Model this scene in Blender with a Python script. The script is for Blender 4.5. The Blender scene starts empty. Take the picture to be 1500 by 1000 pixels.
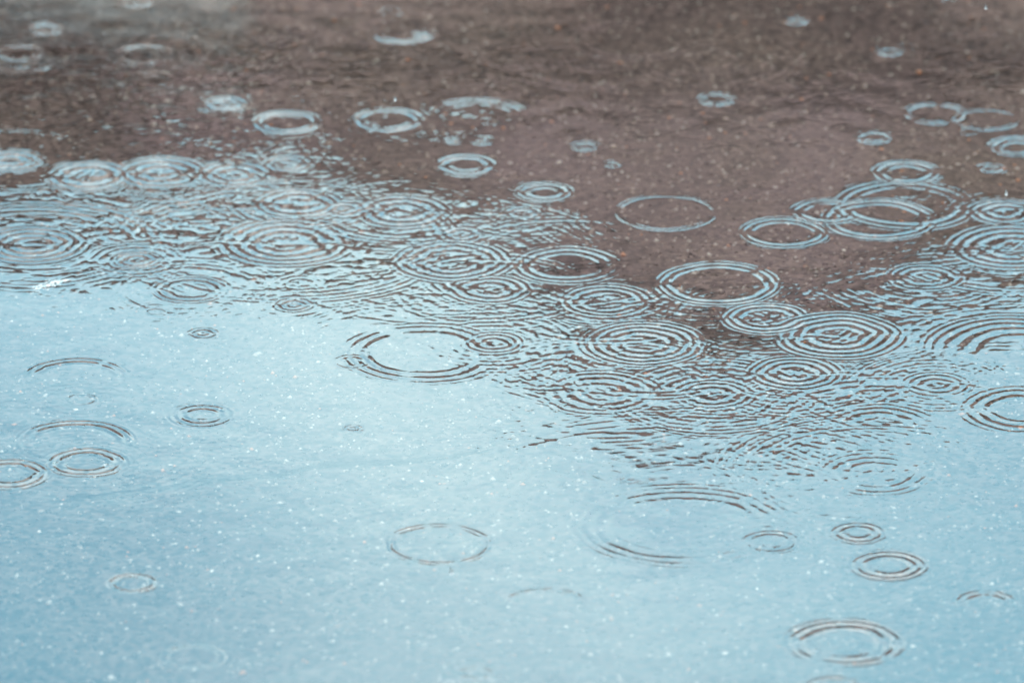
import bpy, math, random
import numpy as np
from mathutils import Vector, Euler

random.seed(7)
rng = np.random.default_rng(11)
sc = bpy.context.scene
R = math.radians

# ------------------------------------------------------------------ camera
CAM_H, DEP, FOC = 2.2, 21.2, 327.0          # height (m), downward tilt (deg), focal length (mm)
cam_d = bpy.data.cameras.new('camera'); cam = bpy.data.objects.new('camera', cam_d)
sc.collection.objects.link(cam); sc.camera = cam
cam.location = (0, 0, CAM_H); cam.rotation_euler = (R(90 - DEP), 0, 0)
cam_d.lens = FOC; cam_d.sensor_width = 36.0; cam_d.clip_start = 0.1; cam_d.clip_end = 3000
cam_d.dof.use_dof = True; cam_d.dof.focus_distance = 6.0; cam_d.dof.aperture_fstop = 8.5

# ------------------------------------------------------------------ light
SUN_EL, SUN_AZ = 48.0, 200.0                # sun high behind the camera, behind thin cloud
sun_d = bpy.data.lights.new('sun', 'SUN'); sun = bpy.data.objects.new('sun', sun_d)
sc.collection.objects.link(sun)
sun_d.energy = 1.5; sun_d.angle = R(14); sun_d.color = (1.0, 0.80, 0.62)
az = R(SUN_AZ)
sdir = Vector((math.sin(az) * math.cos(R(SUN_EL)), math.cos(az) * math.cos(R(SUN_EL)), math.sin(R(SUN_EL))))
sun.rotation_euler = sdir.to_track_quat('Z', 'Y').to_euler()

world = bpy.data.worlds.new('World'); sc.world = world; world.use_nodes = True
nt = world.node_tree; nt.nodes.clear()
def N(tree, typ, **kw):
    n = tree.nodes.new(typ)
    for k, v in kw.items(): setattr(n, k, v)
    return n
out = N(nt, 'ShaderNodeOutputWorld'); bg = N(nt, 'ShaderNodeBackground')
sky = N(nt, 'ShaderNodeTexSky', sky_type='NISHITA'); sky.sun_disc = False
sky.sun_elevation = R(SUN_EL); sky.sun_rotation = R(SUN_AZ); sky.air_density = 1.0; sky.dust_density = 3.0
tc = N(nt, 'ShaderNodeTexCoord')
mp = N(nt, 'ShaderNodeMapping'); mp.inputs['Scale'].default_value = (1, 1, 2.2)
mp.inputs['Location'].default_value = (0.13, 0.0, 0.33)
nz = N(nt, 'ShaderNodeTexNoise'); nz.inputs['Scale'].default_value = 17.0; nz.inputs['Detail'].default_value = 4
rmp = N(nt, 'ShaderNodeValToRGB')
rmp.color_ramp.elements[0].position = 0.32; rmp.color_ramp.elements[0].color = (5.7, 10.9, 13.3, 1)
rmp.color_ramp.elements[1].position = 0.66; rmp.color_ramp.elements[1].color = (8.8, 14.5, 16.4, 1)
mx = N(nt, 'ShaderNodeMix', data_type='RGBA'); mx.inputs[0].default_value = 0.86
nt.links.new(tc.outputs['Generated'], mp.inputs[0]); nt.links.new(mp.outputs[0], nz.inputs[0])
nt.links.new(nz.outputs['Fac'], rmp.inputs[0])
nt.links.new(sky.outputs[0], mx.inputs[6]); nt.links.new(rmp.outputs[0], mx.inputs[7])
sxyz = N(nt, 'ShaderNodeSeparateXYZ'); nt.links.new(tc.outputs['Generated'], sxyz.inputs[0])
elv = N(nt, 'ShaderNodeMath', operation='MULTIPLY_ADD', use_clamp=False); elv.inputs[1].default_value = 1.8; elv.inputs[2].default_value = 0.36   # overcast: brighter towards the zenith
nt.links.new(sxyz.outputs[2], elv.inputs[0])
emx = N(nt, 'ShaderNodeMath', operation='MAXIMUM'); emx.inputs[1].default_value = 0.35; nt.links.new(elv.outputs[0], emx.inputs[0])
# a bluer gap in the cloud low on the left, a brighter break right over the roof
def blob(azd, eld, rad, col):
    global mx_out
    dr = Vector((math.sin(R(azd)) * math.cos(R(eld)), math.cos(R(azd)) * math.cos(R(eld)), math.sin(R(eld))))
    ds = N(nt, 'ShaderNodeVectorMath', operation='DISTANCE'); ds.inputs[1].default_value = dr
    nt.links.new(tc.outputs['Generated'], ds.inputs[0])
    mr = N(nt, 'ShaderNodeMapRange', interpolation_type='SMOOTHERSTEP'); mr.inputs[1].default_value = 0; mr.inputs[2].default_value = math.radians(rad)
    mr.inputs[3].default_value = 1; mr.inputs[4].default_value = 0; nt.links.new(ds.outputs['Value'], mr.inputs[0])
    m2 = N(nt, 'ShaderNodeMix', data_type='RGBA', blend_type='MULTIPLY'); m2.inputs[7].default_value = (*col, 1)
    nt.links.new(mr.outputs[0], m2.inputs[0]); nt.links.new(mx_out, m2.inputs[6]); mx_out = m2.outputs[2]
mx_out = mx.outputs[2]
blob(-4.2, 23.8, 3.8, (.36, .61, .72)); blob(-.4, 20.9, 2.6, (1.3, 1.15, 1.08)); blob(3.4, 24.2, 3.2, (.55, .80, .88)); blob(1.0, 22.2, 0.7, (.82, .88, .92))
wr = N(nt, 'ShaderNodeMapRange'); wr.inputs[1].default_value = .38; wr.inputs[2].default_value = .58; wr.inputs[3].default_value = 0; wr.inputs[4].default_value = 1
sx0 = N(nt, 'ShaderNodeSeparateXYZ'); nt.links.new(tc.outputs['Generated'], sx0.inputs[0]); nt.links.new(sx0.outputs[2], wr.inputs[0])
mw = N(nt, 'ShaderNodeMix', data_type='RGBA', blend_type='MULTIPLY'); mw.inputs[7].default_value = (2.2, 1.5, 1.32, 1)   # whiter cloud overhead
nt.links.new(wr.outputs[0], mw.inputs[0]); nt.links.new(mx_out, mw.inputs[6]); mx_out = mw.outputs[2]
vm = N(nt, 'ShaderNodeVectorMath', operation='SCALE'); nt.links.new(mx_out, vm.inputs[0]); nt.links.new(emx.outputs[0], vm.inputs['Scale'])
nt.links.new(vm.outputs[0], bg.inputs[0]); bg.inputs[1].default_value = 0.1
nt.links.new(bg.outputs[0], out.inputs[0])

sc.view_settings.view_transform = 'Standard'; sc.view_settings.look = 'None'
sc.view_settings.gamma = 1; sc.view_settings.use_curve_mapping = False
sc.view_settings.exposure = 2.08

# ------------------------------------------------------------------ helpers
def pix(px, py):
    """ground point (z=0) seen at photograph pixel (1500 wide), and metres per pixel there"""
    px = np.asarray(px, float); py = np.asarray(py, float)
    u = (px - 750) / 1500 * 36 / FOC; v = (500 - py) / 1500 * 36 / FOC
    d = R(DEP)
    dx, dy, dz = u, np.cos(d) + v * np.sin(d), -np.sin(d) + v * np.cos(d)
    t = CAM_H / -dz
    return dx * t, dy * t, t * 36 / FOC / 1500
def unpix(x, y):
    d = R(DEP)
    zf = y * math.cos(d) + CAM_H * math.sin(d)
    yu = y * math.sin(d) - CAM_H * math.cos(d)
    return 750 + x / zf * FOC / 36 * 1500, 500 - yu / zf * FOC / 36 * 1500

def link(o): sc.collection.objects.link(o); return o
def tag(o, label=None, cat=None, group=None, kind=None):
    if label: o['label'] = label
    if cat: o['category'] = cat
    if group: o['group'] = group
    if kind: o['kind'] = kind
    return o
def np_mesh(name, V, F, smooth=True, normals=None):
    me = bpy.data.meshes.new(name)
    nv, nf, k = len(V), len(F), F.shape[1]
    me.vertices.add(nv); me.vertices.foreach_set('co', np.ascontiguousarray(V, np.float32).ravel())
    me.loops.add(nf * k); me.loops.foreach_set('vertex_index', np.ascontiguousarray(F, np.int32).ravel())
    me.polygons.add(nf)
    me.polygons.foreach_set('loop_start', np.arange(0, nf * k, k, dtype=np.int32))
    me.polygons.foreach_set('loop_total', np.full(nf, k, np.int32))
    me.polygons.foreach_set('use_smooth', np.full(nf, smooth, bool))
    me.update(calc_edges=True)
    if normals is not None:
        me.normals_split_custom_set_from_vertices(normals.tolist())
    return me
def obj(name, me, mat=None, parent=None):
    o = bpy.data.objects.new(name, me)
    if mat is not None and len(me.materials) == 0: me.materials.append(mat)
    if parent is not None: o.parent = parent
    return link(o)

class MB:
    def __init__(s): s.v = []; s.f = []
    def add(s, vs, fs):
        b = len(s.v); s.v += [tuple(v) for v in vs]; s.f += [tuple(i + b for i in f) for f in fs]; return s
    def box(s, x0, x1, y0, y1, z0, z1):
        vs = [(x, y, z) for z in (z0, z1) for x, y in ((x0, y0), (x1, y0), (x1, y1), (x0, y1))]
        return s.add(vs, [(3, 2, 1, 0), (4, 5, 6, 7), (0, 1, 5, 4), (1, 2, 6, 5), (2, 3, 7, 6), (3, 0, 4, 7)])
    def prism(s, pts, y0, y1):                # outline in x,z extruded along y
        n = len(pts); vs = [(x, y0, z) for x, z in pts] + [(x, y1, z) for x, z in pts]
        return s.add(vs, [tuple(range(n)), tuple(range(2 * n - 1, n - 1, -1))] + [(i, i + n, (i + 1) % n + n, (i + 1) % n) for i in range(n)])
    def build(s, name, mat, parent=None, smooth=False):
        me = bpy.data.meshes.new(name); me.from_pydata(s.v, [], s.f)
        me.validate()
        for p in me.polygons: p.use_smooth = smooth
        me.update(); return obj(name, me, mat, parent)

def principled(name, col, rough=0.7, noise=None, spec=0.5):
    m = bpy.data.materials.new(name); m.use_nodes = True; t = m.node_tree
    b = t.nodes['Principled BSDF']; b.inputs['Roughness'].default_value = rough
    b.inputs['Specular IOR Level'].default_value = spec
    if noise:
        sca, col2 = noise
        g = N(t, 'ShaderNodeTexCoord'); n = N(t, 'ShaderNodeTexNoise'); n.inputs['Scale'].default_value = sca
        n.inputs['Detail'].default_value = 6
        r = N(t, 'ShaderNodeValToRGB'); r.color_ramp.elements[0].position = .35; r.color_ramp.elements[1].position = .65
        r.color_ramp.elements[0].color = (*col, 1); r.color_ramp.elements[1].color = (*col2, 1)
        t.links.new(g.outputs['Object'], n.inputs[0]); t.links.new(n.outputs[0], r.inputs[0]); t.links.new(r.outputs[0], b.inputs[0])
    else: b.inputs[0].default_value = (*col, 1)
    return m

# ------------------------------------------------------------------ water material
def water_mat(name, outer=False):
    m = bpy.data.materials.new(name); m.use_nodes = True; t = m.node_tree; t.nodes.clear()
    o = N(t, 'ShaderNodeOutputMaterial'); mix = N(t, 'ShaderNodeMixShader'); fr = N(t, 'ShaderNodeFresnel')
    tr = N(t, 'ShaderNodeBsdfTransparent'); gl = N(t, 'ShaderNodeBsdfGlossy')
    fr.inputs[0].default_value = 1.333; gl.inputs['Roughness'].default_value = 0.0
    gl.inputs['Color'].default_value = (1, 1, 1, 1); tr.inputs[0].default_value = (0.97, 0.97, 0.96, 1)
    t.links.new(fr.outputs[0], mix.inputs[0]); t.links.new(tr.outputs[0], mix.inputs[1]); t.links.new(gl.outputs[0], mix.inputs[2])
    t.links.new(mix.outputs[0], o.inputs[0])
    if outer:   # rain rings beyond the finely modelled patch: one ring per voronoi cell
        geo = N(t, 'ShaderNodeNewGeometry'); last = None
        for sca, lam, seed in ((9.0, 900.0, 0.0), (5.5, 760.0, 3.7)):
            mpn = N(t, 'ShaderNodeMapping'); mpn.inputs['Location'].default_value = (seed, seed * 2, 0)
            v = N(t, 'ShaderNodeTexVoronoi', voronoi_dimensions='2D'); v.inputs['Scale'].default_value = sca
            v.inputs['Randomness'].default_value = 1.0
            t.links.new(geo.outputs['Position'], mpn.inputs[0]); t.links.new(mpn.outputs[0], v.inputs[0])
            sep = N(t, 'ShaderNodeSeparateColor'); t.links.new(v.outputs['Color'], sep.inputs[0])
            def M(op, a, b=None, c=None):
                n = N(t, 'ShaderNodeMath', operation=op)
                for i, q in enumerate((a, b, c)):
                    if q is None: continue
                    if isinstance(q, (int, float)): n.inputs[i].default_value = q
                    else: t.links.new(q, n.inputs[i])
                return n.outputs[0]
            rad = M('MULTIPLY_ADD', sep.outputs[0], 0.25, 0.08)
            dlt = M('SUBTRACT', v.outputs['Distance'], rad)
            env = M('EXPONENT', M('MULTIPLY', M('MULTIPLY', dlt, dlt), -700.0))
            wv = M('MULTIPLY', M('SINE', M('MULTIPLY', dlt, lam / sca)), env)
            amp = M('MULTIPLY', wv, sep.outputs[1])
            last = amp if last is None else M('ADD', last, amp)
        bp = N(t, 'ShaderNodeBump'); bp.inputs['Strength'].default_value = 1.0; bp.inputs['Distance'].default_value = 0.00006
        t.links.new(last, bp.inputs['Height'])
        t.links.new(bp.outputs[0], fr.inputs['Normal']); t.links.new(bp.outputs[0], gl.inputs['Normal'])
    return m
M_water = water_mat('rippled_water')
M_water_far = water_mat('rainy_water', True)

# ------------------------------------------------------------------ asphalt
def asphalt_mat():
    m = bpy.data.materials.new('wet_asphalt'); m.use_nodes = True; t = m.node_tree
    b = t.nodes['Principled BSDF']; b.inputs['Roughness'].default_value = 0.8; b.inputs['Specular IOR Level'].default_value = 0.03
    g = N(t, 'ShaderNodeNewGeometry')
    n1 = N(t, 'ShaderNodeTexNoise'); n1.inputs['Scale'].default_value = 5.0; n1.inputs['Detail'].default_value = 3
    n2 = N(t, 'ShaderNodeTexVoronoi'); n2.inputs['Scale'].default_value = 300.0
    n3 = N(t, 'ShaderNodeTexNoise'); n3.inputs['Scale'].default_value = 700.0; n3.inputs['Detail'].default_value = 2
    for n in (n1, n2, n3): t.links.new(g.outputs['Position'], n.inputs['Vector'])
    r1 = N(t, 'ShaderNodeValToRGB'); r1.color_ramp.elements[0].position = .35; r1.color_ramp.elements[1].position = .65
    r1.color_ramp.elements[0].color = (.0080, .0054, .0051, 1); r1.color_ramp.elements[1].color = (.0112, .0081, .0069, 1)
    sp = N(t, 'ShaderNodeSeparateColor'); t.links.new(n2.outputs['Color'], sp.inputs[0])
    r2 = N(t, 'ShaderNodeValToRGB'); r2.color_ramp.elements[0].color = (.3, .3, .3, 1); r2.color_ramp.elements[1].color = (2.5, 2.45, 2.4, 1)
    t.links.new(sp.outputs[0], r2.inputs[0]); t.links.new(n1.outputs[0], r1.inputs[0])
    r3 = N(t, 'ShaderNodeValToRGB'); r3.color_ramp.elements[0].position = .3; r3.color_ramp.elements[1].position = .7
    r3.color_ramp.elements[0].color = (.7, .7, .7, 1); r3.color_ramp.elements[1].color = (1.3, 1.3, 1.3, 1)
    t.links.new(n3.outputs[0], r3.inputs[0])
    a = N(t, 'ShaderNodeMix', data_type='RGBA', blend_type='MULTIPLY'); a.inputs[0].default_value = 1
    c = N(t, 'ShaderNodeMix', data_type='RGBA', blend_type='MULTIPLY'); c.inputs[0].default_value = 1
    t.links.new(r1.outputs[0], a.inputs[6]); t.links.new(r2.outputs[0], a.inputs[7])
    t.links.new(a.outputs[2], c.inputs[6]); t.links.new(r3.outputs[0], c.inputs[7])
    t.links.new(c.outputs[2], b.inputs[0])
    return m
M_asph = asphalt_mat()
M_tar = principled('bitumen_filling', (.004, .003, .003), .9, (300, (.007, .005, .005)), .0)

def smooth_noise(nx, ny, step, seed):
    """cheap value noise on a tensor grid given in metres"""
    r = np.random.default_rng(seed)
    gx, gy = (nx - nx.min()) / step, (ny - ny.min()) / step
    tab = r.random((256, 256)) * 2 - 1
    ix, iy = np.floor(gx).astype(int), np.floor(gy).astype(int)
    fx, fy = gx - ix, gy - iy; fx = fx * fx * (3 - 2 * fx); fy = fy * fy * (3 - 2 * fy)
    a = tab[np.ix_(iy % 256, ix % 256)]; b = tab[np.ix_(iy % 256, (ix + 1) % 256)]
    c = tab[np.ix_((iy + 1) % 256, ix % 256)]; d = tab[np.ix_((iy + 1) % 256, (ix + 1) % 256)]
    fx, fy = fx[None, :], fy[:, None]
    return (a * (1 - fx) + b * fx) * (1 - fy) + (c * (1 - fx) + d * fx) * fy

crack_px = [(60, 722), (160, 706), (225, 700), (285, 690), (345, 681), (400, 680), (440, 671), (480, 663), (560, 660), (620, 656), (680, 649), (760, 638)]
cxp, cyp, _ = pix([p[0] for p in crack_px], [p[1] for p in crack_px])
def graded(c, half, step, far):
    core = np.arange(-half, half + step / 2, step); ext = []; s = step * 1.5; p = core[-1]
    while p < far: p += s; s *= 1.35; ext.append(p)
    ext = np.array(ext); return c + np.concatenate([-ext[::-1], core, ext])
gx = graded(0, .45, .003, 900); gy = graded(5.75, .85, .003, 900)
AX, AY = np.meshgrid(gx, gy)
DEPTH = 0.006
Z = -DEPTH + 0.0006 * smooth_noise(gx, gy, .006, 3) + 0.001 * smooth_noise(gx, gy, .12, 4)
cr_y = np.interp(AX, cxp, cyp) + .002 * smooth_noise(gx, gy, .02, 8)
inx = np.clip((AX - cxp[0]) / .03, 0, 1) * np.clip((cxp[-1] - AX) / .06, 0, 1)
Z -= .004 * inx * np.exp(-((AY - cr_y) / .0045) ** 2)
far = np.hypot(AX / 3.4, (AY - 5.8) / 3.4) + .12 * smooth_noise(gx, gy, .9, 5)
Z += np.clip(far - .9, 0, .6) * .05
ny_, nx_ = AX.shape
idx = np.arange(ny_ * nx_).reshape(ny_, nx_)
F = np.stack([idx[:-1, :-1], idx[:-1, 1:], idx[1:, 1:], idx[1:, :-1]], -1).reshape(-1, 4)
asph = obj('asphalt_road', np_mesh('asphalt_road', np.stack([AX, AY, Z], -1).reshape(-1, 3), F), M_asph)
tag(asph, 'dark wet asphalt under the shallow rain puddle', kind='structure')
def zat(x, y):
    i = np.clip(np.searchsorted(gx, x), 0, nx_ - 1); j = np.clip(np.searchsorted(gy, y), 0, ny_ - 1)
    return Z[j, i]

# bitumen line in the crack, a thin uneven ribbon in the groove
tt = np.linspace(0, 1, 140); bx = np.interp(tt, np.linspace(0, 1, len(cxp)), cxp); by = np.interp(bx, cxp, cyp)
V = []; Fb = []
for i in range(140):
    w = (.0005 + .0012 * rng.random()) * (0.3 + 0.7 * math.sin(math.pi * min(1, tt[i] * 1.4 + .05) * .5)) * (1 if tt[i] < .8 else max(.15, (1 - tt[i]) / .2))
    o_ = rng.normal(0, .0009)
    zz = -DEPTH - .0012
    V += [(bx[i], by[i] + o_ - w * 2.4, zz), (bx[i], by[i] + o_, zz + .0006), (bx[i], by[i] + o_ + w * 2.4, zz)]
    if i: a = 3 * i; Fb += [(a - 3, a, a + 1, a - 2), (a - 2, a + 1, a + 2, a - 1)]
obj('crack_filling', np_mesh('crack_filling', np.array(V), np.array(Fb)), M_tar, asph)

# aggregate: thousands of small stones in the asphalt face
def stone_shape(r):
    ico_t = (1 + 5 ** .5) / 2
    v = np.array([(-1, ico_t, 0), (1, ico_t, 0), (-1, -ico_t, 0), (1, -ico_t, 0), (0, -1, ico_t), (0, 1, ico_t), (0, -1, -ico_t), (0, 1, -ico_t), (ico_t, 0, -1), (ico_t, 0, 1), (-ico_t, 0, -1), (-ico_t, 0, 1)], float) / 1.9
    f = np.array([(0, 11, 5), (0, 5, 1), (0, 1, 7), (0, 7, 10), (0, 10, 11), (1, 5, 9), (5, 11, 4), (11, 10, 2), (10, 7, 6), (7, 1, 8), (3, 9, 4), (3, 4, 2), (3, 2, 6), (3, 6, 8), (3, 8, 9), (4, 9, 5), (2, 4, 11), (6, 2, 10), (8, 6, 7), (9, 8, 1)])
    v = v * (1 + r.normal(0, .16, (12, 1))); v[:, 2] *= .55
    return v, f
shapes = [stone_shape(rng) for _ in range(8)]
stone_cols = [(tuple(q * (.34 if c_[0] < .09 else .54) for q in c_), p_) for c_, p_ in [((.030, .022, .020), .40), ((.058, .045, .040), .28), ((.095, .078, .068), .20), ((.125, .114, .105), .15), ((.13, .06, .035), .025), ((.20, .185, .17), .006), ((.04, .042, .05), .01)]]
mats_st = [principled('aggregate_stone_%s' % n, c, .8, (900, tuple(q * 1.3 for q in c)), .03) for (c, _), n in zip(stone_cols, ('dark', 'brown', 'grey', 'pale', 'rust', 'white', 'blue'))]
NS = 42000
sx = rng.uniform(-.46, .46, NS); sy = rng.uniform(4.95, 6.6, NS); ss = rng.gamma(5, .00019, NS) + .0003
probs = np.array([p for _, p in stone_cols]); probs /= probs.sum(); sm = rng.choice(len(stone_cols), NS, p=probs)
VV = []; FF = []; MI = []; base = 0
octs = []
for k in range(8):
    ov = np.array([(1, 0, 0), (0, 1, 0), (-1, 0, 0), (0, -1, 0), (0, 0, .6), (0, 0, -.5)], float) * (1 + rng.normal(0, .2, (6, 1))) + rng.normal(0, .12, (6, 3))
    octs.append((ov, np.array([(0, 1, 4), (1, 2, 4), (2, 3, 4), (3, 0, 4), (1, 0, 5), (2, 1, 5), (3, 2, 5), (0, 3, 5)])))
for i in range(NS):
    v, f = octs[i % 8]; a = rng.uniform(0, 6.28); ca, sa = math.cos(a), math.sin(a); q = v * ss[i] * (1, rng.uniform(.6, 1), 1)
    w = np.stack([q[:, 0] * ca - q[:, 1] * sa + sx[i], q[:, 0] * sa + q[:, 1] * ca + sy[i], q[:, 2]], -1)
    w[:, 2] += zat(sx[i], sy[i]) + ss[i] * .12
    VV.append(w); FF.append(f + base); MI.append(np.full(len(f), sm[i], np.int32)); base += 6
me = np_mesh('asphalt_aggregate', np.concatenate(VV), np.concatenate(FF))
for m_ in mats_st: me.materials.append(m_)
me.polygons.foreach_set('material_index', np.concatenate(MI))
tag(obj('aggregate', me, None, asph), kind='stuff')
# larger pale chips one can pick out, each its own piece of the road
chip_meshes = []
for k in range(10):
    v, f = shapes[k % 8]; v = v * (1, .7, .6)
    mm = np_mesh('stone', v, f); mm.materials.append(mats_st[[3, 2, 3, 3, 4, 2, 3, 2, 5, 3][k]]); chip_meshes.append(mm)
chips_px = [(262, 738), (322, 767), (165, 758), (310, 823), (345, 905), (185, 907), (25, 925), (90, 725), (405, 635), (440, 606), (598, 936), (670, 935), (725, 756), (905, 860), (745, 832), (830, 905), (758, 891), (548, 990), (518, 930), (590, 868), (1430, 714), (1310, 760), (1050, 890), (1062, 943), (1402, 697), (225, 425), (655, 685), (618, 690), (800, 735), (845, 743), (730, 750), (930, 660)]
for i in range(150):
    if i < len(chips_px): p = chips_px[i]; s = rng.uniform(.0013, .0021)
    else: p = (rng.uniform(-40, 1540), 1000 - 1010 * rng.random() ** 1.1); s = rng.uniform(.0009, .0015)
    x, y, _ = pix(*p)
    o = obj('stone', chip_meshes[i % 10 if i >= len(chips_px) else (0, 3, 2, 8)[i % 4]], None, asph)
    o.location = (float(x), float(y), float(zat(x, y)) + s * .15); o.scale = (s, s, s); o.rotation_euler = (0, 0, rng.uniform(0, 6.28))

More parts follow.
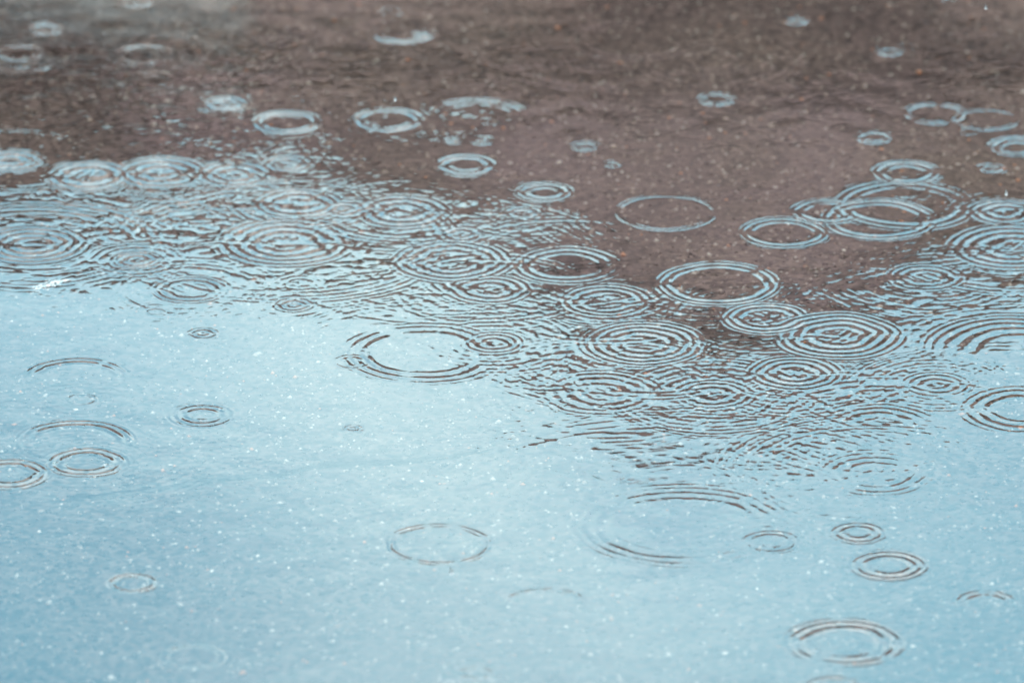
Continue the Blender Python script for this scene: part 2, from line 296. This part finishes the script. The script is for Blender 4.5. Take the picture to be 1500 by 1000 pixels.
# ------------------------------------------------------------------ the rain ripples (positions read off the photograph, fixed on the water)
# cx, cy, radius (px), crests, wavelength (px), slope, inner chop, arc bias, label
RIP = [
 (67,43,24,1,16,.11,.3,'','small solid white-blue ripple near the upper left corner'),
 (198,2,26,1,15,.12,.2,'','pale ripple cut by the top edge, left part of the puddle'),
 (30,78,34,1,14,.022,.2,'','blurred open ripple at the left edge just under the small solid one'),
 (212,80,42,1,15,.018,.2,'','faint broken ripple on grey water, upper left'),
 (573,17,19,1,10,.05,.2,'','faint small ripple above the bright blurred patch near the top'),
 (590,50,42,1,16,.06,.1,'b','blurred ripple with a bright front edge near the top, left of centre'),
 (620,52,15,1,16,.17,.5,'','small bright blob touching the right side of a blurred ripple near the top'),
 (330,152,24,1,18,.07,.6,'','shapeless pale ripple blot above left of the thick oval ripple'),
 (420,180,46,1,17,.20,.0,'','thick pale oval ripple with clear middle, left one of the upper pair'),
 (568,176,47,1,18,.21,.0,'','thick pale oval ripple with ragged outer edge, right one of the upper pair'),
 (683,242,38,1,19,.21,.1,'','thick pale ripple with small dark eye below a torn pale patch'),
 (706,207,16,1,16,.13,.6,'','torn triangular pale patch of disturbed water above the dark-eyed ripple'),
 (665,207,12,1,12,.10,.6,'','tiny pale scrap of disturbed water left of the triangular patch'),
 (856,215,19,1,13,.17,.0,'','small neat pale oval ripple alone on the brown reflection, upper centre'),
 (898,241,12,1,12,.17,.0,'','tiny pale ripple just right below the small neat oval one'),
 (798,281,38,2,12,.15,.0,'','medium pale ripple with thin double rim on the brown reflection'),
 (766,312,20,1,17,.16,.3,'','small filled pale ripple under the thin double-rimmed one'),
 (870,83,8,1,9,.13,.0,'','tiny pale fleck ripple alone on brown water near the top'),
 (1168,31,16,1,14,.20,.0,'','small solid white ripple on the darkest water near the top'),
 (1303,76,18,1,13,.19,.0,'','bright small ripple overlapping a dimmer one, upper right'),
 (1327,69,17,1,9,.11,.0,'','dimmer small ripple behind the bright one it touches, upper right'),
 (1050,146,26,1,13,.24,.0,'','small crisp white ring under the dark blurred rings, upper right of centre'),
 (1370,167,44,1,13,.18,.0,'','clean pale ring with dark middle, right of centre near the upper edge'),
 (1446,176,46,1,10,.05,.0,'','open half-faded ring of two thin arcs near the right edge'),
 (1281,202,25,1,14,.19,.0,'','small thick pale ring between the clean ring and the double-rimmed ring'),
 (1490,215,40,2,12,.17,.0,'','pale double ring cut by the right edge'),
 (1452,247,17,1,14,.18,.0,'','small solid pale ripple beside the ring cut by the right edge'),
 (1327,253,48,2,12,.18,.1,'','double-rimmed pale ring with a spray of dashes below, right side'),
 (1421,192,17,1,9,.09,.2,'','small smeared ripple on the front arc of the half-faded ring'),
 (1040,90,62,3,14,.012,.3,'','dark low-contrast rings around a dark centre near the top'),
 (1125,136,38,1,10,.013,.1,'','faint brown thin ring right of the small crisp white one'),
 (925,60,88,2,16,.009,.2,'','large very faint dark ring left of the dark low-contrast rings'),
 (1390,0,12,1,10,.15,.0,'','sliver of ripple at the top edge, right part'),
 (975,312,74,1,11,.15,.0,'','wide thin ring with clear brown middle, left of three overlapping rings'),
 (1148,341,63,2,11,.13,.1,'','thin double ring in front of two overlapping rings, right of centre'),
 (1213,310,52,2,11,.12,.3,'','thin ring behind and between two others in the overlapping trio'),
 (1287,321,82,2,12,.14,.0,'','widest ring of the overlapping trio, bright front arc, right side'),
 (1472,311,52,3,13,.17,.2,'','solid pale ripple with dark eye at the right edge above the large wave rings'),
 (1483,362,92,5,16,.13,.5,'','large bunch of wave rings cut by the right edge, middle height'),
 (1052,415,86,2,12,.16,.0,'','large bright double ring with clear brown middle, right of centre'),
 (1357,406,56,4,13,.10,.3,'','concentric ripple with a small bullseye left of the large edge rings'),
 (1122,466,58,2,13,.16,.2,'','bright double oval directly in front of the large clear ring'),
 (1228,492,92,5,15,.16,.4,'','largest set of thick concentric rings at the dark reflection border, right half'),
 (1165,547,68,4,13,.16,.4,'','concentric rings with dark speckled middle in front of the largest set'),
 (942,503,90,5,13,.16,.5,'','bold concentric rings around a striped dark middle, centre of the puddle'),
 (888,440,66,3,12,.045,.3,'','faint brown concentric rings behind the bold centre rings'),
 (718,424,58,3,13,.11,.3,'','concentric ripple with a rippled pale middle where brown meets blue'),
 (662,382,88,4,13,.05,.4,'','flat wide concentric rings behind the pale-middled ripple'),
 (420,355,98,6,17,.14,.5,'','biggest concentric ripple of the left half with dashed dark centre'),
 (436,298,54,2,17,.15,.9,'','pale ripple with hatched dark centre behind the biggest left ripple'),
 (504,307,27,1,15,.15,.8,'','small pale ripple with hatched centre, middle of a touching trio'),
 (590,310,68,3,15,.16,.8,'','wide pale ripple with hatched dark centre, right end of a touching trio'),
 (130,258,54,2,16,.15,.9,'','pale ring with speckled dark centre, second from the left edge'),
 (235,253,64,3,16,.13,.8,'','wide pale ripple with jagged dark centre, third from the left edge'),
 (343,255,54,3,16,.14,.4,'','flat pale ripple with thin dark eye, fourth from the left edge'),
 (420,240,28,1,18,.18,.2,'','short thick pale oval at the right end of the left-hand row'),
 (15,236,46,3,15,.15,.1,'','ringed pale ripple with a slim dark eye cut by the left edge'),
 (48,358,78,6,16,.12,.5,'','big concentric ripple at the left edge above the white foam'),
 (200,381,30,2,12,.05,.4,'','small dark-lined lens ripple right of the big left-edge ripple'),
 (430,446,27,3,11,.06,.1,'','small crisp dark ring on pale blue water in front of the biggest left ripple'),
 (297,488,23,3,10,.055,.1,'','small crisp dark ring on open pale blue, left half'),
 (228,457,14,1,8,.035,.0,'','tiny faint grey ring behind the small crisp dark ring'),
 (278,424,52,2,12,.028,.1,'','broken faint ring of dashes under the biggest left ripple'),
 (620,517,122,3,15,.027,.1,'','very large broken dark ring on pale blue, left of centre'),
 (722,502,44,3,11,.06,.5,'','medium ripple with scribbled middle on the right rim of the very large one'),
 (516,530,28,2,9,.022,.0,'','faint small arc ripple on the left rim of the very large broken ring'),
 (120,585,22,1,9,.040,.0,'','small faint ring with a dash above, left side'),
 (112,552,75,2,12,.028,.0,'t','dashed upper arc of a fading ring, left side'),
 (110,648,86,2,13,.040,.0,'t','large fading ring whose far arc is two dark lines, left edge area'),
 (127,677,54,2,13,.058,.0,'','dark double ring overlapping the ring at the left edge'),
 (12,694,56,2,13,.068,.0,'','bold dark double ring cut by the left edge'),
 (296,608,50,3,11,.038,.2,'','dashed ring of short dark strokes on pale blue, left half'),
 (517,627,13,2,8,.069,.3,'','tiny dark scribbled ripple alone on pale blue, centre left'),
 (1372,563,50,3,12,.045,.3,'','faint scribbled ring left of the dark arcs at the right edge'),
 (1500,600,92,3,15,.062,.0,'','large bold dark ring cut by the right edge'),
 (1494,512,140,5,16,.045,.0,'t','huge nested far arcs at the right edge above the bold dark ring'),
 (1290,625,100,5,13,.024,.3,'t','fine nested dark arcs, upper of two fading rings on the right'),
 (1285,692,92,4,14,.018,.1,'','fine broken ring in front of the nested arcs on the right'),
 (1000,770,165,4,15,.0125,.0,'','widest fading ring with far arc of parallel dashes, lower right of centre'),
 (1130,793,42,2,12,.022,.1,'','barely visible ring between the widest fading ring and two crisp ones'),
 (1257,780,37,2,13,.055,.1,'','small crisp grey ring above a larger crisp one, lower right'),
 (1301,828,52,2,14,.068,.0,'','crisp dark oval ring in front of the small grey one, lower right'),
 (1238,941,80,2,18,.060,.0,'','large soft dark ring near the bottom edge, right side'),
 (1445,882,44,2,13,.045,.0,'t','single short dark arc near the right edge, lower corner'),
 (1220,1006,40,1,15,.055,.0,'','ring mostly below the bottom edge, right side'),
 (698,986,24,1,13,.045,.0,'','small blurred ring at the bottom edge near the middle'),
 (643,796,76,1,13,.058,.0,'','thin dark open ring alone on pale blue, lower middle'),
 (195,853,34,1,13,.085,.0,'','thin grey oval ring alone in the lower left corner area'),
 (835,596,18,2,8,.030,.0,'','faint tiny ring under the wide wave lines, centre'),
 (800,885,62,1,13,.032,.0,'t','single faint far arc left of the lower right rings'),
 (285,962,46,1,15,.022,.0,'','barely visible blurred ring near the bottom edge, left'),
 (678,343,30,2,13,.10,.2,'','small dark-eyed ripple behind the flat wide rings'),
 (832,388,82,3,12,.03,.3,'','brownish faint rings between the flat wide rings and the large bright ring'),
 (1045,578,58,3,13,.04,.3,'','dim wave rings left in front of the speckled concentric ripple'),
 (880,575,90,4,15,.03,.3,'','low wave rings in front of the bold concentric centre rings'),
 (700,168,68,2,13,.035,.5,'t','messy pale arcs right of the upper pair of thick ovals'),
 (1325,300,110,3,13,.035,.1,'','dashed arcs crossing behind the widest ring of the trio'),
 (560,112,170,1,16,.006,.0,'','huge faint dark arc across the grey water near the top'),
]
DX = .00115
xs = np.arange(-.40, .40 + DX / 2, DX); ys = np.arange(4.99, 6.50 + DX / 2, DX)
X, Y = np.meshgrid(xs, ys); PX, PY = unpix(X, Y)
H = np.zeros_like(X); owner = np.full(X.shape, -1, np.int32); best = np.full(X.shape, 9e9); band = np.zeros(X.shape, np.int16)

MOD = smooth_noise(xs, ys, .013, 21) + .6 * smooth_noise(xs, ys, .006, 22); MOD2 = smooth_noise(xs, ys, .02, 23)
def packet(cx, cy, Rm, n, lam, S, bias='', seed=0, owner_id=None, g=1.0, write=True):
    """one drop's outgoing wave packet: short steep waves leading, longer ones behind"""
    rm = Rm + 2.6 * lam
    i0, i1 = np.searchsorted(ys, [cy - rm, cy + rm]); j0, j1 = np.searchsorted(xs, [cx - rm, cx + rm])
    if i1 <= i0 or j1 <= j0: return
    x, y = X[i0:i1, j0:j1] - cx, Y[i0:i1, j0:j1] - cy
    th = np.arctan2(y, x); r_ = np.random.default_rng(seed)
    wob = sum(r_.normal(0, .006) * np.cos(k * th + r_.uniform(0, 6.28)) for k in (2, 3, 5))
    r = np.hypot(x, y) * (1 + wob); s = Rm - r
    W = max(n, 1) * lam; sp = np.maximum(s, 0); c = .55 * g if n > 1 else .2
    ph = 2 * np.pi / lam * np.where(s > 0, 1.3 * sp / (1 + c * sp / W), 1.3 * s * (1 - .25 * np.clip(s / lam, -1.5, 0)))
    w_in = max(n - .6, .45) * lam
    if n >= 3: w_in = min(w_in, .62 * Rm)
    env = np.where(s < .2 * lam, np.exp(-((s - .2 * lam) / ((.5 if n == 1 else .65) * lam)) ** 2), 1) * np.where(s > w_in, np.exp(-((s - w_in) / ((.38 if n == 1 else .5) * lam)) ** 2), 1)
    if n >= 3: env = env * np.clip(.45 + .75 * s / w_in, .3, 1.2)
    env = env * np.clip(r / (.5 * lam), 0, 1)
    am = 1 + sum(r_.normal(0, .20) * np.cos(k * th + r_.uniform(0, 6.28)) for k in (1, 2, 3, 5, 8, 13))
    if bias == 't': am *= np.clip(.5 + 1.1 * np.sin(th), 0.05, 1.2)
    if bias == 'b': am *= np.clip(.5 - 1.1 * np.sin(th), 0.05, 1.2)
    am = am * (1 + .38 * MOD[i0:i1, j0:j1])
    H[i0:i1, j0:j1] += S * lam / (2 * np.pi) * env * np.clip(am, 0, 1.6) * np.sin(ph + 1.0 * MOD2[i0:i1, j0:j1])
    if owner_id is not None:
        b = best[i0:i1, j0:j1]; edge = Rm + .55 * lam
        score = r / edge * edge ** .5; hit = (r < edge) & (score < b)
        b[hit] = score[hit]; owner[i0:i1, j0:j1][hit] = owner_id
        k = np.clip(np.floor(ph / (2 * np.pi) + .5), 0, n).astype(np.int16)
        band[i0:i1, j0:j1][hit] = k[hit]

# chop: band-limited random waves, strongest where the photograph is busiest
act = np.full(X.shape, .035)
for cx, cy, wx, wy, a in [(150,315,330,48,.6),(420,320,260,45,.55),(200,150,330,60,.32),(1150,640,260,45,.22),(620,180,120,24,.25),(640,345,150,38,.6),(840,545,150,40,.75),(1030,600,230,48,.5),
                          (1280,575,200,45,.35),(1420,430,120,60,.55),(930,450,90,26,.55),(1280,440,120,26,.4),(1050,95,260,60,.20),(560,440,200,42,.28),(1020,690,240,50,.38),
                          (700,165,90,16,.25),(330,400,260,36,.3),(1330,300,110,22,.2),(60,410,90,30,.3),(820,640,200,28,.26),(1180,760,200,40,.16),(420,235,140,30,.25),
                          (800,340,80,22,.35),(560,480,180,35,.12),(250,460,150,30,.08)]:
    act += a * np.exp(-((PX - cx) / wx) ** 2 - ((PY - cy) / wy) ** 2)
for c in RIP:
    if c[6] > 0:
        rr = np.hypot(PX - c[0], (PY - c[1]) / .36) / (c[2] * .62)
        act += c[6] * 1.6 * np.minimum(1, c[5] / .12) * (c[5] > .03) * np.exp(-rr ** 4)
def spectrum(l0, l1, aniso=1.0, seed=0):
    r_ = np.random.default_rng(seed); w = np.fft.rfft2(r_.standard_normal(X.shape))
    ky = np.fft.fftfreq(len(ys), DX)[:, None]; kx = np.fft.rfftfreq(len(xs), DX)[None, :] * aniso
    k = np.hypot(kx, ky); kc, kw = .5 * (1 / l0 + 1 / l1), .5 * abs(1 / l0 - 1 / l1)
    h = np.fft.irfft2(w * np.exp(-((k - kc) / kw) ** 2), s=X.shape)
    gy_, gx_ = np.gradient(h, DX); return h / np.sqrt((gy_ ** 2 + gx_ ** 2).mean())
H += act * (.0035 * spectrum(.0055, .0085, 1.6, 1) + .0075 * spectrum(.009, .018, 1.2, 2) + .006 * spectrum(.02, .05, .8, 6))
H += .0008 * spectrum(.007, .014, 1.0, 4) + .0014 * spectrum(.03, .08, 1.0, 3)
# old, nearly spent ripples crossing everything
def act_at(x, y):
    j = int(np.clip(np.searchsorted(xs, x), 0, len(xs) - 1)); k = int(np.clip(np.searchsorted(ys, y), 0, len(ys) - 1)); return min(1, act[k, j])
ACT0 = np.clip(act, .02, 1)
H_keep = H; H = np.zeros_like(X)
for i in range(300):
    px, py = rng.uniform(-60, 1560), rng.uniform(-40, 1040); x, y, s = pix(px, py)
    packet(float(x), float(y), rng.uniform(25, 150) * s, int(rng.integers(3, 8)), rng.uniform(10, 16) * s, .03 * rng.uniform(.3, 1), seed=1000 + i)
for i, c in enumerate(RIP):          # wide outer waves running ahead of, and left behind by, the drops one can see
    x, y, s = pix(c[0], c[1])
    for q in range(3):
        packet(float(x), float(y), c[2] * s * rng.uniform(1.35, 3.2), int(rng.integers(3, 7)), rng.uniform(9, 14) * s, .045 * rng.uniform(.4, 1), seed=3000 + 3 * i + q)
H = H_keep + H * (.03 + .80 * ACT0)
for i, (cx, cy, rx, n, lam, S, fill, bias, lab) in enumerate(RIP):
    x, y, s = pix(cx, cy)
    packet(float(x), float(y), rx * float(s), n, lam * float(s) * (1.08 if n > 1 else 1.0), S * ((.40 if n == 1 else .50) if S > .07 and cy < 700 else (1.5 if cy > 750 else 1.22)), bias, seed=i, owner_id=i)
edge = np.minimum.reduce([(X - xs[0]), (xs[-1] - X), (Y - ys[0]), (ys[-1] - Y)])
H *= np.clip((edge - DX) / .02, 0, 1)
GY, GX = np.gradient(H, DX)
NRM = np.stack([-GX, -GY, np.ones_like(H)], -1); NRM /= np.linalg.norm(NRM, axis=-1, keepdims=True)
P3 = np.stack([X, Y, H], -1).reshape(-1, 3); NRM = NRM.reshape(-1, 3)
ny2, nx2 = X.shape; idx = np.arange(ny2 * nx2).reshape(ny2, nx2)
FQ = np.stack([idx[:-1, :-1], idx[:-1, 1:], idx[1:, 1:], idx[1:, :-1]], -1)
fo = owner[:-1, :-1].copy(); fb = band[:-1, :-1].copy()
def patch(name, mask_faces, parent=None, origin=(0, 0, 0)):
    f = mask_faces.reshape(-1, 4); u, inv = np.unique(f, return_inverse=True)
    me = np_mesh(name, P3[u] - np.array(origin), inv.reshape(-1, 4), True, NRM[u])
    return obj(name, me, M_water, parent)
tag(patch('puddle_water', FQ[fo == -1]), 'shallow rain puddle water mirroring pale sky and a dark building', kind='structure')
for i, (cx, cy, rx, n, lam, S, fill, bias, lab) in enumerate(RIP):
    sel = fo == i
    if not sel.any(): continue
    x, y, s = pix(cx, cy); org = (float(x), float(y), 0.0)
    if rx < 30 or S < .03:
        o = patch('ripple_ring', FQ[sel], None, org); o.location = org
    else:
        o = link(bpy.data.objects.new('ripple_ring', None)); o.location = org; o.empty_display_size = .01
        for k in range(n + 1):
            sb = sel & (fb == k)
            if sb.sum() < 6: continue
            patch('wave_crest' if k < n else 'inner_water', FQ[sb], o, org)
    tag(o, lab, 'ripple', 'rain ripples on the puddle')
# the rest of the puddle round the finely modelled part
xo = np.array([-5.5, xs[0], xs[-1], 5.5]); yo = np.array([.6, ys[0], ys[-1], 11.5])
V = [(a, b, 0) for b in yo for a in xo]; Fo = [(j * 4 + i, j * 4 + i + 1, j * 4 + i + 5, j * 4 + i + 4) for j in range(3) for i in range(3) if not (i == 1 and j == 1)]
tag(obj('puddle_water', np_mesh('outer_water', np.array(V, float), np.array(Fo)), M_water_far), 'rest of the rain puddle around the view', kind='structure')

# ------------------------------------------------------------------ falling raindrops
M_drop = bpy.data.materials.new('raindrop_water'); M_drop.use_nodes = True
b = M_drop.node_tree.nodes['Principled BSDF']; b.inputs['Transmission Weight'].default_value = 1; b.inputs['IOR'].default_value = 1.333
b.inputs['Roughness'].default_value = .0
def lathe(prof, seg=14):
    V = []; Fq = []
    for r, z in prof:
        for k in range(seg): a = 2 * math.pi * k / seg; V.append((r * math.cos(a), r * math.sin(a), z))
    for i in range(len(prof) - 1):
        for k in range(seg): Fq.append((i * seg + k, i * seg + (k + 1) % seg, (i + 1) * seg + (k + 1) % seg, (i + 1) * seg + k))
    return np.array(V), np.array(Fq)
for px, py, r, h, lab in [(661, 838, .0011, .05, 'falling raindrop over pale blue water below the thin open ring, lower middle'),
                          (1474, 284, .0009, .05, 'falling raindrop just above the dark-eyed ripple at the right edge'),
                          (1444, 12, .0008, .15, 'falling raindrop near the upper right corner'),
                          (579, 146, .0008, .10, 'falling raindrop above the ragged thick oval ripple')]:
    prof = [(r * .02, -r * 1.3), (r * .55, -r * 1.1), (r * .9, -r * .6), (r, 0), (r * .85, r * .8), (r * .55, r * 1.7), (r * .22, r * 2.6), (r * .02, r * 3.1)]
    V, Fq = lathe(prof); o = obj('raindrop', np_mesh('raindrop', V, Fq), M_drop)
    x, y, s = pix(px, py); t = (CAM_H - h) / CAM_H
    o.location = (float(x) * t, float(y) * t, h)
    tag(o, lab, 'raindrop', 'falling raindrops')

# ------------------------------------------------------------------ foam flake
M_foam = principled('white_foam', (.10, .115, .12), .6, (400, (.07, .085, .09)))
x0, y0, s0 = pix(75, 416); foam = link(bpy.data.objects.new('foam_patch', None)); foam.location = (float(x0), float(y0), 0)
tag(foam, 'ragged white scrap of foam floating near the left edge', 'foam')
hv, hf = lathe([(1, -.1), (.92, .35), (.7, .7), (.38, .93), (.02, 1)], 10)
VV = []; FF = []; base = 0
for i in range(150):
    t = rng.uniform(-1, 1); w = .011 * (1 - .55 * t) * (1 - t * t * .6)
    px_ = t * .0105; py_ = t * .008 + rng.normal(0, .34) * w; r = rng.uniform(.0003, .0008)
    VV.append(hv * (r, r, r * .55) + (px_ + rng.normal(0, .0012), py_, 0)); FF.append(hf + base); base += len(hv)
tag(obj('bubble_cluster', np_mesh('bubble_cluster', np.concatenate(VV), np.concatenate(FF)), M_foam, foam), kind='stuff')

# ------------------------------------------------------------------ the building whose reflection darkens the far half of the puddle
M_brick = principled('brown_brick', (.12, .090, .076), .9, (1.1, (.215, .15, .16)))
M_render = principled('pale_render', (.70, .64, .62), .9, (1.6, (.46, .40, .38)))
M_dark = principled('dark_timber', (.022, .009, .009), .7, (6.0, (.035, .018, .017)))
M_roof = principled('slate_roof', (.055, .045, .045), .7, (8.0, (.10, .08, .075)))
M_glass = principled('window_glass', (.03, .03, .035), .08)
M_frame = principled('painted_frame', (.30, .27, .27), .6)
M_zinc = principled('added_flue_zinc', (.30, .36, .42), .5)
bld = link(bpy.data.objects.new('apartment_building', None)); bld.location = (0, 36, 0)
tag(bld, 'dark brown building with a low gable, seen only as reflection in the puddle', 'building')
WALL_T = 10.55
mb = MB(); mb.box(-16, -1.05, 0, 11, 0, WALL_T); mb.build('wall', M_render, bld)
mb = MB(); mb.box(-1.05, 16, -.12, 11, 0, WALL_T); mb.build('wall', M_brick, bld)
TOPL = [(-1.6, 11.06), (-.9, 11.10), (-.3, 11.19), (0, 11.31), (.3, 11.48), (.6, 11.63), (1.35, 11.63), (1.6, 11.45), (1.85, 11.29), (2.6, 11.2)]
mb = MB(); mb.prism(TOPL[::-1] + [(-1.6, 10.55), (2.6, 10.55)], -.3, 1.2); mb.build('gable', M_brick, bld)
mb = MB(); mb.box(-16.4, -1.6, -.5, .6, WALL_T + .003, 11.12); mb.box(2.6, 16.4, -.5, .6, WALL_T + .003, 11.26); mb.build('eave_board', M_dark, bld)
mb = MB(); mb.prism([(-16.4, 10.85), (16.4, 10.85), (16.2, 10.96), (-16.2, 10.96)], .65, 11.3); mb.build('roof', M_roof, bld)
mb = MB(); mb.prism([(x, z + .085) for x, z in TOPL][::-1] + [(x, z + .003) for x, z in TOPL], -.42, 1.3); mb.build('verge_board', M_dark, bld)
v, f = lathe([(.07, 11.9), (.07, 12.2), (.10, 12.2), (.10, 12.3), (.01, 12.35)], 12)
o = obj('added_flue', np_mesh('added_flue', v, f), M_zinc, bld); o.location = (.60, .5, 0)  # pipe added above the gable to darken the mirrored sky with a bluish patch
win0 = None
fm = MB(); 
for b_ in ((-.62, .62, 0, .12, -.85, -.75), (-.62, .62, 0, .12, .75, .85), (-.62, -.52, 0, .12, -.75, .75), (.52, .62, 0, .12, -.75, .75), (-.03, .03, 0, .10, -.75, .75)): fm.box(*b_)
pm = MB(); pm.box(-.52, .52, .04, .07, -.75, .75)
first = None
for row, z in enumerate((1.7, 4.6, 7.2)):
    for col in range(11):
        x = -13.4 + col * 2.65 + (.0 if col < 5 else .35)
        if first is None:
            fr_ = fm.build('window', M_frame, bld); pn = pm.build('pane', M_glass, fr_); first = (fr_, pn)
        else:
            fr_ = link(first[0].copy()); fr_.parent = bld; pn = link(first[1].copy()); pn.parent = fr_
        fr_.location = (x, -.14 if x < -1.05 else -.26, z)
mb = MB(); mb.box(.30, 1.7, -.36, -.305, 9.30, 10.60)
for k in range(17): mb.box(.32, 1.68, -.42, -.362, 9.32 + k * .075, 9.37 + k * .075)
mb.build('louvre', M_dark, bld)
mb = MB(); mb.box(-.6, .6, -.2, -.121, 0.0, .28 + .0); mb.build('door_step', M_render, bld).location = (5.0, -.3, 0)
